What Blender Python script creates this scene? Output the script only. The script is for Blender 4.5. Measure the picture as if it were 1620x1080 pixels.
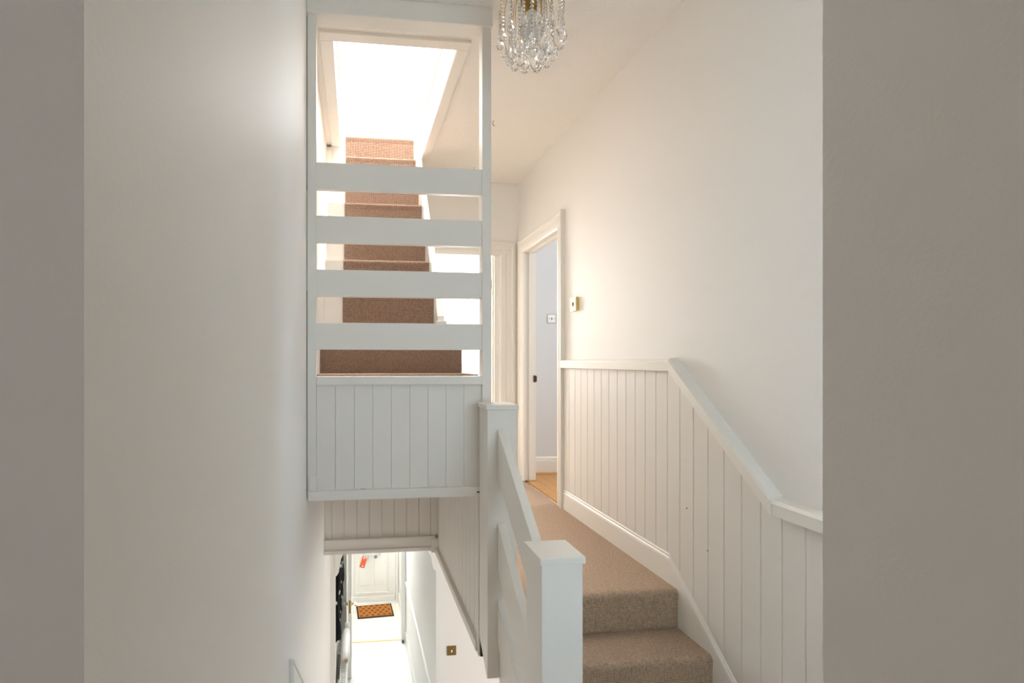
import bpy, bmesh, math, random
from mathutils import Vector, Matrix
random.seed(7)
S = bpy.context.scene
C = S.collection
for o in list(bpy.data.objects):
    bpy.data.objects.remove(o)

# ------------------------------------------------------------------ camera
# x = right, y = along the hall, z = up; first-floor landing carpet is z = 0
F_PX = 810.0
cam = bpy.data.cameras.new('camera')
cam.sensor_fit = 'HORIZONTAL'
cam.sensor_width = 36.0
cam.lens = 36.0 * F_PX / 1620.0
cam.shift_x = (810.0 - 658.0) / 1620.0
cam.shift_y = (574.0 - 540.0) / 1620.0
cam.clip_start = 0.02
cam_o = bpy.data.objects.new('camera', cam)
C.objects.link(cam_o)
cam_o.location = (0, 0, 1.03)
cam_o.rotation_euler = (math.pi / 2, 0, -math.atan(95.0 / F_PX))
S.camera = cam_o

# ------------------------------------------------------------------ world, lights, exposure
w = bpy.data.worlds.new('sky')
S.world = w
w.use_nodes = True
bg = w.node_tree.nodes['Background']
bg.inputs[0].default_value = (0.86, 0.93, 1.0, 1)
bg.inputs[1].default_value = 2.0

def area(name, loc, aim, sx, sy, power, col=(1, 1, 1)):
    l = bpy.data.lights.new(name, 'AREA')
    l.shape = 'RECTANGLE'; l.size = sx; l.size_y = sy
    l.energy = power; l.color = col
    o = bpy.data.objects.new(name, l)
    C.objects.link(o)
    o.location = loc
    o.rotation_euler = (Vector(aim)).to_track_quat('-Z', 'Y').to_euler()
    return o
# daylight just outside the window glass; the rear and dining ones are added fill
area('daylight_attic_rooflight', (0.45, 3.55, 4.98), (0, 0, -1), 1.5, 1.7, 235, (1, 0.99, 0.975))
area('daylight_attic_gable', (0.4, 6.62, 3.9), (0, -1, 0), 2.4, 1.5, 70, (1, 0.985, 0.965))
area('daylight_far_room', (1.05, 7.78, 1.8), (0, -1, 0), 2.1, 1.55, 270, (1, 0.99, 0.975))
area('daylight_bedroom', (3.9, 3.2, 1.6), (-1, 0, 0), 1.4, 1.3, 26, (0.9, 0.96, 1))
area('daylight_half_landing', (1.62, -0.43, 1.0), (-1, 0, 0), 0.42, 1.5, 21, (0.44, 0.73, 1))
area('added_fill_rear', (-0.05, -1.76, 1.2), (0, 1, 0), 0.6, 1.0, 0.5, (1, 0.85, 0.72))  # added fill lamp that lifts the dark passage walls beside the camera
area('daylight_fanlight', (0.28, 8.68, -0.66), (0, -1, -0.25), 0.75, 0.4, 42, (0.97, 0.99, 1))
area('added_fill_dining', (2.9, 3.0, -1.5), (-1, 0, 0), 1.3, 1.3, 19, (1, 0.94, 0.85))  # added fill lamp brightening the lower hall and cream wall
S.cycles.max_bounces = 16
S.cycles.diffuse_bounces = 12
S.view_settings.view_transform = 'Standard'
S.view_settings.look = 'None'
S.view_settings.exposure = 0.68
S.view_settings.gamma = 1.0
S.view_settings.use_curve_mapping = False

# ------------------------------------------------------------------ materials
def nd(nt, t, **kw):
    n = nt.nodes.new(t)
    for k, v in kw.items():
        setattr(n, k, v)
    return n

def mat(name, col, rough=0.5, spec=0.5, metal=0.0, bump=None, var=None, trans=0.0, ior=1.45):
    """bump=(scale, strength, distance); var=(scale, second colour, detail)"""
    m = bpy.data.materials.new(name)
    m.use_nodes = True
    nt = m.node_tree
    b = nt.nodes['Principled BSDF']
    b.inputs['Base Color'].default_value = (*col, 1)
    b.inputs['Roughness'].default_value = rough
    b.inputs['Specular IOR Level'].default_value = spec
    b.inputs['Metallic'].default_value = metal
    b.inputs['Transmission Weight'].default_value = trans
    b.inputs['IOR'].default_value = ior
    if bump or var:
        tc = nd(nt, 'ShaderNodeTexCoord')
    if var:
        n = nd(nt, 'ShaderNodeTexNoise')
        n.inputs['Scale'].default_value = var[0]
        n.inputs['Detail'].default_value = var[2] if len(var) > 2 else 4
        nt.links.new(tc.outputs['Object'], n.inputs['Vector'])
        mx = nd(nt, 'ShaderNodeMix', data_type='RGBA')
        mx.inputs[6].default_value = (*col, 1)
        mx.inputs[7].default_value = (*var[1], 1)
        nt.links.new(n.outputs['Fac'], mx.inputs[0])
        nt.links.new(mx.outputs[2], b.inputs['Base Color'])
    if bump:
        n2 = nd(nt, 'ShaderNodeTexNoise')
        n2.inputs['Scale'].default_value = bump[0]
        n2.inputs['Detail'].default_value = 3
        nt.links.new(tc.outputs['Object'], n2.inputs['Vector'])
        bp = nd(nt, 'ShaderNodeBump')
        bp.inputs['Strength'].default_value = bump[1]
        bp.inputs['Distance'].default_value = bump[2]
        nt.links.new(n2.outputs['Fac'], bp.inputs['Height'])
        nt.links.new(bp.outputs['Normal'], b.inputs['Normal'])
    return m

M = {}
M['wall'] = mat('magnolia_wall_paint', (0.865, 0.843, 0.812), 0.55, 0.25, bump=(160, 0.25, 0.0012), var=(3.0, (0.85, 0.825, 0.79)))
M['ceiling'] = mat('stippled_ceiling_paint', (0.87, 0.838, 0.79), 0.8, 0.2, bump=(75, 0.7, 0.006))
M['wood'] = mat('white_gloss_paint', (0.82, 0.79, 0.735), 0.38, 0.4, bump=(30, 0.12, 0.001), var=(6, (0.80, 0.77, 0.715)))
M['board'] = mat('off_white_board_paint', (0.765, 0.735, 0.69), 0.42, 0.35, bump=(40, 0.15, 0.001), var=(5, (0.745, 0.715, 0.67)))
M['hallwhite'] = mat('hall_white_paint', (0.84, 0.84, 0.82), 0.5, 0.4)
M['farpaint'] = mat('pale_green_white_paint', (0.70, 0.73, 0.71), 0.6, 0.3)
M['bedwall'] = mat('cool_grey_bedroom_paint', (0.66, 0.675, 0.69), 0.6, 0.3)
M['brass'] = mat('polished_brass', (0.75, 0.52, 0.20), 0.25, 0.5, 1.0)
M['brass_old'] = mat('aged_brass', (0.36, 0.24, 0.08), 0.35, 0.5, 1.0, var=(60, (0.25, 0.16, 0.05)))
M['cream_plate'] = mat('cream_brass_plate', (0.72, 0.55, 0.20), 0.3, 0.5, 0.25)
M['chrome'] = mat('bright_chrome', (0.8, 0.8, 0.8), 0.15, 0.5, 1.0)
M['cage'] = mat('grey_shaded_white_enamel', (0.62, 0.64, 0.65), 0.4, 0.4)  # grey shading put into the colour of the white letter box
M['plastic'] = mat('white_plastic', (0.88, 0.88, 0.88), 0.3, 0.5)
M['crystal'] = mat('clear_crystal', (1, 1, 1), 0.0, 0.5, trans=1.0, ior=1.5)
M['bulb'] = mat('frosted_bulb_glass', (0.86, 0.86, 0.84), 0.35, 0.5)
M['black'] = mat('black_rubber', (0.03, 0.028, 0.025), 0.8, 0.2)
M['dark'] = mat('dark_gap', (0.05, 0.045, 0.04), 0.9, 0.1)
M['heart'] = mat('dark_brown_print', (0.10, 0.03, 0.012), 0.95, 0.05)
M['coir'] = mat('orange_coir', (0.52, 0.22, 0.06), 0.95, 0.05, bump=(400, 0.8, 0.004), var=(180, (0.36, 0.14, 0.035), 2))
M['tile'] = mat('white_floor_tile', (0.84, 0.83, 0.78), 0.3, 0.5, var=(4, (0.80, 0.79, 0.74)))
M['grout'] = mat('pale_grout', (0.66, 0.64, 0.59), 0.9, 0.1)
M['hallfloor'] = mat('pale_hall_floor', (0.83, 0.84, 0.85), 0.45, 0.4)
M['plank'] = mat('orange_pine', (0.62, 0.33, 0.11), 0.35, 0.45, var=(9, (0.52, 0.26, 0.08), 6))
M['rad'] = mat('radiator_enamel', (0.80, 0.80, 0.78), 0.35, 0.5)
M['grille'] = mat('grey_grille', (0.34, 0.35, 0.35), 0.5, 0.4)
M['tan'] = mat('tan_end', (0.62, 0.38, 0.24), 0.7, 0.3)
M['threshold'] = mat('gold_threshold', (0.80, 0.66, 0.32), 0.3, 0.5, 0.6)
M['dirt'] = mat('dark_stained_metal', (0.12, 0.09, 0.06), 0.5, 0.4, 0.5)

def pane_mat():
    m = bpy.data.materials.new('window_glass'); m.use_nodes = True
    nt = m.node_tree
    nt.nodes.remove(nt.nodes['Principled BSDF'])
    out = nt.nodes['Material Output']
    t = nd(nt, 'ShaderNodeBsdfTransparent'); g = nd(nt, 'ShaderNodeBsdfGlossy')
    g.inputs['Roughness'].default_value = 0.02
    mx = nd(nt, 'ShaderNodeMixShader'); mx.inputs[0].default_value = 0.06
    nt.links.new(t.outputs[0], mx.inputs[1]); nt.links.new(g.outputs[0], mx.inputs[2])
    nt.links.new(mx.outputs[0], out.inputs[0])
    return m
M['pane'] = pane_mat()

def carpet_mat(name='brown_loop_pile_carpet', dark=(0.285, 0.190, 0.128), light=(0.78, 0.595, 0.455)):
    """loop-pile carpet: a woven grid of little loops, 5 mm pitch"""
    m = bpy.data.materials.new(name); m.use_nodes = True
    nt = m.node_tree; b = nt.nodes['Principled BSDF']
    b.inputs['Roughness'].default_value = 1.0
    b.inputs['Specular IOR Level'].default_value = 0.0
    b.inputs['Sheen Weight'].default_value = 0.0
    b.inputs['Sheen Roughness'].default_value = 0.5
    tc = nd(nt, 'ShaderNodeTexCoord')
    sep = nd(nt, 'ShaderNodeSeparateXYZ'); nt.links.new(tc.outputs['Object'], sep.inputs[0])
    def sine(sock, pitch):
        a = nd(nt, 'ShaderNodeMath', operation='MULTIPLY'); a.inputs[1].default_value = 2 * math.pi / pitch
        nt.links.new(sock, a.inputs[0])
        s = nd(nt, 'ShaderNodeMath', operation='SINE'); nt.links.new(a.outputs[0], s.inputs[0])
        return s.outputs[0]
    add = nd(nt, 'ShaderNodeMath', operation='ADD')
    nt.links.new(sep.outputs['Y'], add.inputs[0]); nt.links.new(sep.outputs['Z'], add.inputs[1])
    sx = sine(sep.outputs['X'], 0.0065); sy = sine(add.outputs[0], 0.0065)
    su = nd(nt, 'ShaderNodeMath', operation='ADD'); nt.links.new(sx, su.inputs[0]); nt.links.new(sy, su.inputs[1])
    mr = nd(nt, 'ShaderNodeMapRange'); mr.inputs[1].default_value = -1.4; mr.inputs[2].default_value = 1.6
    nt.links.new(su.outputs[0], mr.inputs[0])
    nz = nd(nt, 'ShaderNodeTexNoise'); nz.inputs['Scale'].default_value = 110; nz.inputs['Detail'].default_value = 2
    nt.links.new(tc.outputs['Object'], nz.inputs['Vector'])
    mx = nd(nt, 'ShaderNodeMix', data_type='RGBA')
    mx.inputs[6].default_value = (*dark, 1)
    mx.inputs[7].default_value = (*light, 1)
    nt.links.new(mr.outputs[0], mx.inputs[0])
    mx2 = nd(nt, 'ShaderNodeMix', data_type='RGBA'); mx2.blend_type = 'MULTIPLY'
    mx2.inputs[0].default_value = 0.45
    nt.links.new(mx.outputs[2], mx2.inputs[6])
    rmp = nd(nt, 'ShaderNodeMapRange'); rmp.inputs[1].default_value = 0.3; rmp.inputs[2].default_value = 0.7
    rmp.inputs[3].default_value = 0.55; rmp.inputs[4].default_value = 1.4
    nt.links.new(nz.outputs['Fac'], rmp.inputs[0])
    nt.links.new(rmp.outputs[0], mx2.inputs[7])
    nt.links.new(mx2.outputs[2], b.inputs['Base Color'])
    bp = nd(nt, 'ShaderNodeBump'); bp.inputs['Strength'].default_value = 0.6; bp.inputs['Distance'].default_value = 0.003
    nt.links.new(su.outputs[0], bp.inputs['Height']); nt.links.new(bp.outputs['Normal'], b.inputs['Normal'])
    return m
M['carpet'] = carpet_mat()
M['runner'] = carpet_mat('reddish_brown_stair_runner', (0.16, 0.093, 0.062), (0.60, 0.42, 0.32))

def pattern_mat(name, c0, c1, scale, thr):
    m = bpy.data.materials.new(name); m.use_nodes = True
    nt = m.node_tree; b = nt.nodes['Principled BSDF']; b.inputs['Roughness'].default_value = 0.85
    b.inputs['Specular IOR Level'].default_value = 0.1
    tc = nd(nt, 'ShaderNodeTexCoord')
    v = nd(nt, 'ShaderNodeTexVoronoi'); v.inputs['Scale'].default_value = scale
    nt.links.new(tc.outputs['Object'], v.inputs['Vector'])
    cr = nd(nt, 'ShaderNodeValToRGB'); cr.color_ramp.interpolation = 'CONSTANT'
    cr.color_ramp.elements[0].color = (*c1, 1); cr.color_ramp.elements[1].color = (*c0, 1)
    cr.color_ramp.elements[1].position = thr
    nt.links.new(v.outputs['Distance'], cr.inputs[0]); nt.links.new(cr.outputs[0], b.inputs['Base Color'])
    return m
M['hanging'] = pattern_mat('black_and_white_cloth', (0.012, 0.012, 0.012), (0.7, 0.72, 0.7), 13, 0.24)
M['tag'] = pattern_mat('red_floral_card', (0.62, 0.13, 0.06), (0.85, 0.75, 0.68), 22, 0.28)

# ------------------------------------------------------------------ helpers
def box(bm, x0, x1, y0, y1, z0, z1, bev=0.0):
    r = bmesh.ops.create_cube(bm, size=1.0)
    vs = r['verts']
    for v in vs:
        v.co = Vector(((x0 + x1) / 2 + v.co.x * (x1 - x0), (y0 + y1) / 2 + v.co.y * (y1 - y0), (z0 + z1) / 2 + v.co.z * (z1 - z0)))
    if bev:
        es = {e for v in vs for e in v.link_edges}
        bmesh.ops.bevel(bm, geom=list(es), offset=bev, segments=2, affect='EDGES', profile=0.6)

def prism(bm, poly, axis, a0, a1, bev=0.0):
    """poly in the other two axes (x: (y,z); y: (x,z); z: (x,y)), extruded along axis"""
    def P(p, a):
        return {'x': (a, p[0], p[1]), 'y': (p[0], a, p[1]), 'z': (p[0], p[1], a)}[axis]
    v0 = [bm.verts.new(P(p, a0)) for p in poly]
    v1 = [bm.verts.new(P(p, a1)) for p in poly]
    n = len(poly)
    fs = [bm.faces.new(v0), bm.faces.new(v1)]
    for i in range(n):
        fs.append(bm.faces.new((v0[i], v0[(i + 1) % n], v1[(i + 1) % n], v1[i])))
    bmesh.ops.recalc_face_normals(bm, faces=fs)
    if bev:
        es = {e for f in fs for e in f.edges}
        bmesh.ops.bevel(bm, geom=list(es), offset=bev, segments=2, affect='EDGES', profile=0.6)

def lathe(bm, prof, seg=16, centre=(0, 0, 0), axis='z'):
    rings = []
    for r, h in prof:
        ring = []
        for i in range(seg):
            a = 2 * math.pi * i / seg
            p = (r * math.cos(a), r * math.sin(a), h)
            if axis == 'x': p = (h, p[0], p[1])
            if axis == 'y': p = (p[0], h, p[1])
            ring.append(bm.verts.new(Vector(p) + Vector(centre)))
        rings.append(ring)
    fs = []
    for a, b in zip(rings, rings[1:]):
        for i in range(seg):
            fs.append(bm.faces.new((a[i], a[(i + 1) % seg], b[(i + 1) % seg], b[i])))
    fs.append(bm.faces.new(rings[0])); fs.append(bm.faces.new(rings[-1]))
    bmesh.ops.recalc_face_normals(bm, faces=fs)

def tube(bm, pts, r, seg=8):
    rings = []
    pts = [Vector(p) for p in pts]
    for i, p in enumerate(pts):
        t = (pts[min(i + 1, len(pts) - 1)] - pts[max(i - 1, 0)]).normalized()
        u = t.orthogonal().normalized() if abs(t.z) > 0.99 else t.cross(Vector((0, 0, 1))).normalized()
        v = t.cross(u)
        rings.append([bm.verts.new(p + r * (math.cos(2 * math.pi * k / seg) * u + math.sin(2 * math.pi * k / seg) * v)) for k in range(seg)])
    fs = []
    for a, b in zip(rings, rings[1:]):
        for i in range(seg):
            fs.append(bm.faces.new((a[i], a[(i + 1) % seg], b[(i + 1) % seg], b[i])))
    fs.append(bm.faces.new(rings[0])); fs.append(bm.faces.new(rings[-1]))
    bmesh.ops.recalc_face_normals(bm, faces=fs)

ROOT = {}
def world_loc(o):
    p = Vector(o.location)
    while o.parent:
        o = o.parent; p += Vector(o.location)
    return p

def obj(name, fill, m, parent=None, local=False, smooth=False, origin=None):
    """fill(bm) in world coordinates (or in the parent's own frame when local)"""
    bm = bmesh.new(); fill(bm)
    off = Vector((0, 0, 0))
    if parent is not None and not local:
        off = world_loc(parent)
    elif parent is None and origin is not None:
        off = Vector(origin)
    if off.length:
        bmesh.ops.translate(bm, verts=bm.verts, vec=-off)
    me = bpy.data.meshes.new(name)
    bm.to_mesh(me); bm.free()
    if smooth:
        for p in me.polygons: p.use_smooth = True
    me.materials.append(M[m] if isinstance(m, str) else m)
    o = bpy.data.objects.new(name, me)
    C.objects.link(o)
    if parent is not None:
        o.parent = parent
    elif origin is not None:
        o.location = origin
    return o

def tag(o, label, cat, group=None, kind=None):
    o['label'] = label; o['category'] = cat
    if group: o['group'] = group
    if kind: o['kind'] = kind
    return o

def thing(name, label, cat, loc, rot=(0, 0, 0), group=None, kind=None):
    o = bpy.data.objects.new(name, None)
    o.empty_display_size = 0.05
    C.objects.link(o)
    o.location = loc; o.rotation_euler = rot
    return tag(o, label, cat, group, kind)

def boxes(lst, bev=0.0):
    def f(bm):
        for b in lst: box(bm, *b, bev)
    return f

def each(name, lst, m, parent, bev=0.0):
    for b in lst: obj(name, boxes([b], bev), m, parent)

def struct(name, lst, m, label, cat, bev=0.0):
    return tag(obj(name, boxes(lst, bev), m), label, cat, kind='structure')

def copy_part(o, parent, loc=(0, 0, 0), rot=None):
    c = o.copy(); C.objects.link(c); c.parent = parent; c.location = loc
    if rot is not None: c.rotation_euler = rot
    return c

def link_part(name, me, parent, loc=(0, 0, 0), rot=(0, 0, 0)):
    o = bpy.data.objects.new(name, me); C.objects.link(o)
    o.parent = parent; o.location = loc; o.rotation_euler = rot
    return o

# ------------------------------------------------------------------ key dimensions
XL, XR = -0.217, 1.473          # stairwell left wall, landing right wall
ZC, ZG = 2.665, -2.95           # landing ceiling, ground floor
YF = 4.53                       # wall at the end of the landing
YS = 2.31                       # front of the attic stair screen
XP = 0.576                      # side of the stairwell under the landing

# ------------------------------------------------------------------ the setting: walls
wall_left = struct('wall_left', [(-0.37, XL, 0.44, 8.75, -3.1, 3.2)], 'wall', 'tall cream plastered wall running down the left of the stairwell', 'wall')
struct('wall_back_left', [(-1.3, -0.37, 0.44, 0.56, -0.7, ZC)], 'wall', 'shaded end of wall at the far left edge, beside the doorway', 'wall')
struct('wall_back_right', [(0.55, 0.66, -1.6, 0.547, -0.7, ZC)], 'wall', 'shaded plaster wall end filling the right edge, beside the doorway', 'wall')
struct('wall_rear', [(-1.3, -0.37, -1.7, -1.6, -0.7, ZC), (0.27, 0.66, -1.7, -1.6, -0.7, ZC), (-0.37, 0.27, -1.7, -1.6, -0.7, 0.68), (-0.37, 0.27, -1.7, -1.6, 1.72, ZC), (-1.4, -1.3, -1.7, 0.56, -0.7, ZC)], 'wall', 'plain walls of the passage behind the viewpoint', 'wall')
# half-landing recess, right of the doorway
struct('wall_recess', [(0.66, 1.6, -0.92, -0.8, -0.7, ZC)], 'wall', 'end wall of the half landing recess, behind the right wall end', 'wall')
wall_right = struct('wall_right', [(XR, XR + 0.1, -0.92, -0.66, -0.7, ZC), (XR, XR + 0.1, -0.66, -0.2, -0.7, 0.2), (XR, XR + 0.1, -0.66, -0.2, 1.8, ZC), (XR, XR + 0.1, -0.2, 1.74, -0.7, ZC), (XR, XR + 0.1, 1.74, 3.54, -0.3, ZC), (XR, XR + 0.1, 3.54, 4.37, 2.02, ZC), (XR, XR + 0.1, 4.37, 4.63, 0, ZC), (XR, XR + 0.1, 3.54, 4.63, -0.3, -0.02)],
       'wall', 'long cream landing wall on the right with boarded lower half', 'wall')
struct('wall_far', [(-0.3, 0.45, YF, YF + 0.1, 0, ZC), (0.45, 1.27, YF, YF + 0.1, 2.02, ZC), (1.27, XR, YF, YF + 0.1, 0, ZC)],
       'wall', 'cream wall closing the landing around the sunlit far doorway', 'wall')
# landing ceiling with the attic hatch cut out
HX0, HX1, HY0, HY1 = -0.114, 0.52, 2.61, 4.0
struct('ceiling', [(-1.4, XR + 0.1, -1.7, HY0 - 0.022, ZC, 2.785), (-0.37, HX0 - 0.022, HY0 - 0.022, YF + 0.1, ZC, 2.785), (HX1 + 0.022, XR + 0.1, HY0 - 0.022, YF + 0.1, ZC, 2.785), (HX0 - 0.022, HX1 + 0.022, 4.14, YF + 0.1, ZC, 2.785)],
       'ceiling', 'stippled cream ceiling over the landing with an attic opening', 'ceiling')

# ------------------------------------------------------------------ floors
def nosed(x0, x1, y_nose, y_back, z_top, z_bot, r=0.022, over=0.003):
    """carpeted step: tread, rounded nosing and riser as one wrapped profile (y,z)"""
    pts = [(y_back, z_top)]
    cy, cz = y_nose + r, z_top - r
    for i in range(7):
        a = math.pi / 2 + i * math.pi / 2 / 6
        pts.append((cy + r * math.cos(a), cz + r * math.sin(a)))
    pts.append((y_nose + 0.002, z_top - 2 * r))
    pts.append((y_nose + over, z_top - 2.6 * r))
    pts.append((y_nose + over, z_bot)); pts.append((y_back, z_bot))
    return lambda bm: prism(bm, pts, 'x', x0, x1)
floor = tag(obj('floor', nosed(0.60, 1.456, 2.167, YF + 0.05, 0.0, -0.168), 'carpet'), 'brown loop pile carpet covering the upper landing', 'floor', kind='structure')
struct('floor_slab', [(XP + 0.024, XR, 2.25, YF + 0.1, -0.28, -0.17), (XL, XP + 0.024, 3.66, YF + 0.1, -0.28, 0.0)], 'wall', 'landing floor seen from beneath, above the downstairs hall', 'floor')
struct('floor_half_landing', [(-1.3, 0.60, -1.6, 0.95, -0.7, -0.517), (0.60, XR, -1.6, 1.74, -0.7, -0.517)], 'carpet', 'carpeted half landing below the short flight of steps', 'floor')

# ------------------------------------------------------------------ far bright room behind the end doorway
struct('wall_far_room', [(-0.4, -0.3, 4.63, 7.7, -0.1, 2.7), (2.9, 3.0, 4.66, 7.7, -0.1, 2.7), (-0.4, 3.0, 7.6, 7.7, -0.1, 1.04), (-0.4, 3.0, 7.6, 7.7, 2.58, 2.7),
        (-0.4, 0.0, 7.6, 7.7, 1.04, 2.58), (2.1, 3.0, 7.6, 7.7, 1.04, 2.58)], 'farpaint', 'white walls of the bright room beyond the far doorway', 'wall')
struct('ceiling_far_room', [(-0.4, 3.0, 4.63, 7.7, 2.7, 2.8)], 'hallwhite', 'white ceiling of the bright room beyond the far doorway', 'ceiling')
struct('floor_far_room', [(-0.4, 3.0, 4.63, 7.7, -0.1, 0.0)], 'carpet', 'carpet in the bright room beyond the far doorway', 'floor')
def window(name, x0, x1, z0, z1, y, label, transom=None, mull=None, th=0.05, side=0.06):
    o = thing(name, label, 'window', ((x0 + x1) / 2, y, z0), kind='structure')
    obj('window_frame', boxes([(x0, x0 + side, y, y + th, z0, z1), (x1 - side, x1, y, y + th, z0, z1), (x0 + side, x1 - side, y, y + th, z0, z0 + side), (x0 + side, x1 - side, y, y + th, z1 - side, z1)]), 'hallwhite', o)
    zs = [z0 + side] + ([transom] if transom else []) + [z1 - side]
    xs = [x0 + side] + ([mull] if mull else []) + [x1 - side]
    if transom: obj('transom', boxes([(x0 + side, x1 - side, y + 0.002, y + th - 0.002, transom - 0.025, transom + 0.025)]), 'hallwhite', o)
    if mull: obj('mullion', boxes([(mull - 0.025, mull + 0.025, y + 0.001, y + th - 0.001, z0 + side, z1 - side)]), 'hallwhite', o)
    for a, b in zip(zs, zs[1:]):
        for c, d in zip(xs, xs[1:]):
            obj('pane', boxes([(c, d, y + th / 2 - 0.002, y + th / 2 + 0.002, a, b)]), 'pane', o)
    return o
wf = window('window_1', 0.0, 2.1, 1.04, 2.58, 7.63, 'wide window glowing white in the room beyond the far doorway', transom=2.42, mull=1.05)
obj('window_sill', boxes([(-0.06, 2.16, 7.45, 7.63, 1.0, 1.04)], 0.006), 'hallwhite', wf)
o = thing('window_2', 'tall narrow half landing window out of sight right of the doorway', 'window', (XR + 0.05, -0.43, 0.2), kind='structure')
obj('window_frame', boxes([(XR + 0.03, XR + 0.08, -0.66, -0.63, 0.2, 1.8), (XR + 0.03, XR + 0.08, -0.23, -0.2, 0.2, 1.8), (XR + 0.03, XR + 0.08, -0.63, -0.23, 0.2, 0.24), (XR + 0.03, XR + 0.08, -0.63, -0.23, 1.76, 1.8)]), 'hallwhite', o)
obj('pane', boxes([(XR + 0.053, XR + 0.057, -0.63, -0.23, 0.24, 1.76)]), 'pane', o)
window('added_window_rear', -0.37, 0.27, 0.68, 1.72, -1.67, 'small added window lighting the passage behind the viewpoint')  # unseen window, added to let the rear fill light in

# ------------------------------------------------------------------ bedroom behind the open door on the right
struct('wall_bedroom', [(XR + 0.1, 4.1, 4.65, 4.75, -0.1, 2.7), (3.65, 3.75, 1.6, 4.65, -0.1, 0.9), (3.65, 3.75, 1.6, 4.65, 2.3, 2.7), (3.65, 3.75, 1.6, 2.45, 0.9, 2.3), (3.65, 3.75, 3.95, 4.65, 0.9, 2.3), (XR + 0.1, 3.75, 1.5, 1.6, -0.1, 2.7)],
       'bedwall', 'cool grey bedroom wall seen through the right hand doorway', 'wall')
struct('ceiling_bedroom', [(XR + 0.1, 3.75, 1.5, 4.75, 2.7, 2.8)], 'hallwhite', 'white ceiling of the bedroom behind the right hand doorway', 'ceiling')
fb = struct('floor_bedroom', [(XR + 0.02, 3.75, 1.6, 4.75, -0.12, -0.022)], 'plank', 'orange pine boards of the bedroom floor inside the right hand doorway', 'floor')
for i in range(12):
    x0 = XR + 0.02 + i * 0.094
    obj('plank', boxes([(x0, x0 + 0.0915, 3.0 if i > 1 else 3.56, 4.64, -0.024, -0.004)], 0.0015), 'plank', fb)
obj('border_strip', boxes([(XR + 0.11, 2.6, 4.575, 4.648, -0.006, 0.004)], 0.002), 'plank', fb)
def skirting(bm, x0, x1, y, h):      # board facing -y
    prism(bm, [(y, 0), (y - 0.018, 0), (y - 0.018, h - 0.035), (y - 0.013, h - 0.03), (y - 0.016, h - 0.02), (y - 0.010, h - 0.004), (y, h)], 'x', x0, x1)
tag(obj('baseboard_bedroom', lambda bm: skirting(bm, XR + 0.1, 3.65, 4.65, 0.15), 'wood'), 'white skirting board along the grey bedroom wall', 'baseboard', kind='structure')
o = thing('window_3', 'bedroom window out of sight behind the right landing wall', 'window', (3.68, 3.2, 0.9), kind='structure')
obj('window_frame', boxes([(3.66, 3.72, 2.45, 2.51, 0.9, 2.3), (3.66, 3.72, 3.89, 3.95, 0.9, 2.3), (3.66, 3.72, 2.51, 3.89, 0.9, 0.96), (3.66, 3.72, 2.51, 3.89, 2.24, 2.3), (3.66, 3.72, 3.17, 3.23, 0.96, 2.24)]), 'hallwhite', o)
for a, b in ((2.51, 3.17), (3.23, 3.89)):
    obj('pane', boxes([(3.688, 3.692, a, b, 0.96, 2.24)]), 'pane', o)

# ------------------------------------------------------------------ door frames on the landing
# right doorway (opens into the bedroom): architraves, lining, stops, keep
d = thing('door_1', 'white moulded frame of the open bedroom doorway in the right wall', 'door frame', (XR, 3.95, 0), kind='structure')
def arch_profile(u0, u1):
    """architrave section across its width, from outer edge u0 to inner edge u1: list of (u, thickness)"""
    s = (u1 - u0)
    return [(u0, 0), (u0, 0.034), (u0 + 0.18 * s, 0.036), (u0 + 0.24 * s, 0.026), (u0 + 0.55 * s, 0.022), (u0 + 0.62 * s, 0.027), (u0 + 0.9 * s, 0.024), (u1, 0.016), (u1, 0)]
def arch_side_r(y0, y1, ztop):
    return lambda bm: prism(bm, [(XR - t, u) for u, t in arch_profile(y0, y1)], 'z', 0.0, ztop)
obj('architrave', arch_side_r(3.48, 3.575, 2.115), 'wood', d)
obj('architrave', arch_side_r(4.448, 4.335, 2.115), 'wood', d)
obj('architrave_head', lambda bm: prism(bm, [(XR - t - 0.001, u) for u, t in arch_profile(2.118, 2.0)], 'y', 3.478, 4.45), 'wood', d)
each('lining', [(XR, XR + 0.1, 3.54, 3.56, 0, 2.02), (XR, XR + 0.1, 4.352, 4.37, 0, 2.02), (XR, XR + 0.1, 3.56, 4.352, 2.0, 2.02)], 'wood', d)
each('door_stop', [(XR + 0.035, XR + 0.065, 3.56, 3.572, 0, 1.988), (XR + 0.035, XR + 0.065, 4.34, 4.352, 0, 1.988), (XR + 0.035, XR + 0.065, 3.56, 4.352, 1.988, 2.0)], 'wood', d)
obj('keep', boxes([(XR + 0.078, XR + 0.098, 4.344, 4.353, 0.86, 0.92), (XR + 0.094, XR + 0.106, 4.338, 4.353, 0.865, 0.915)], 0.002), 'dirt', d)
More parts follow.
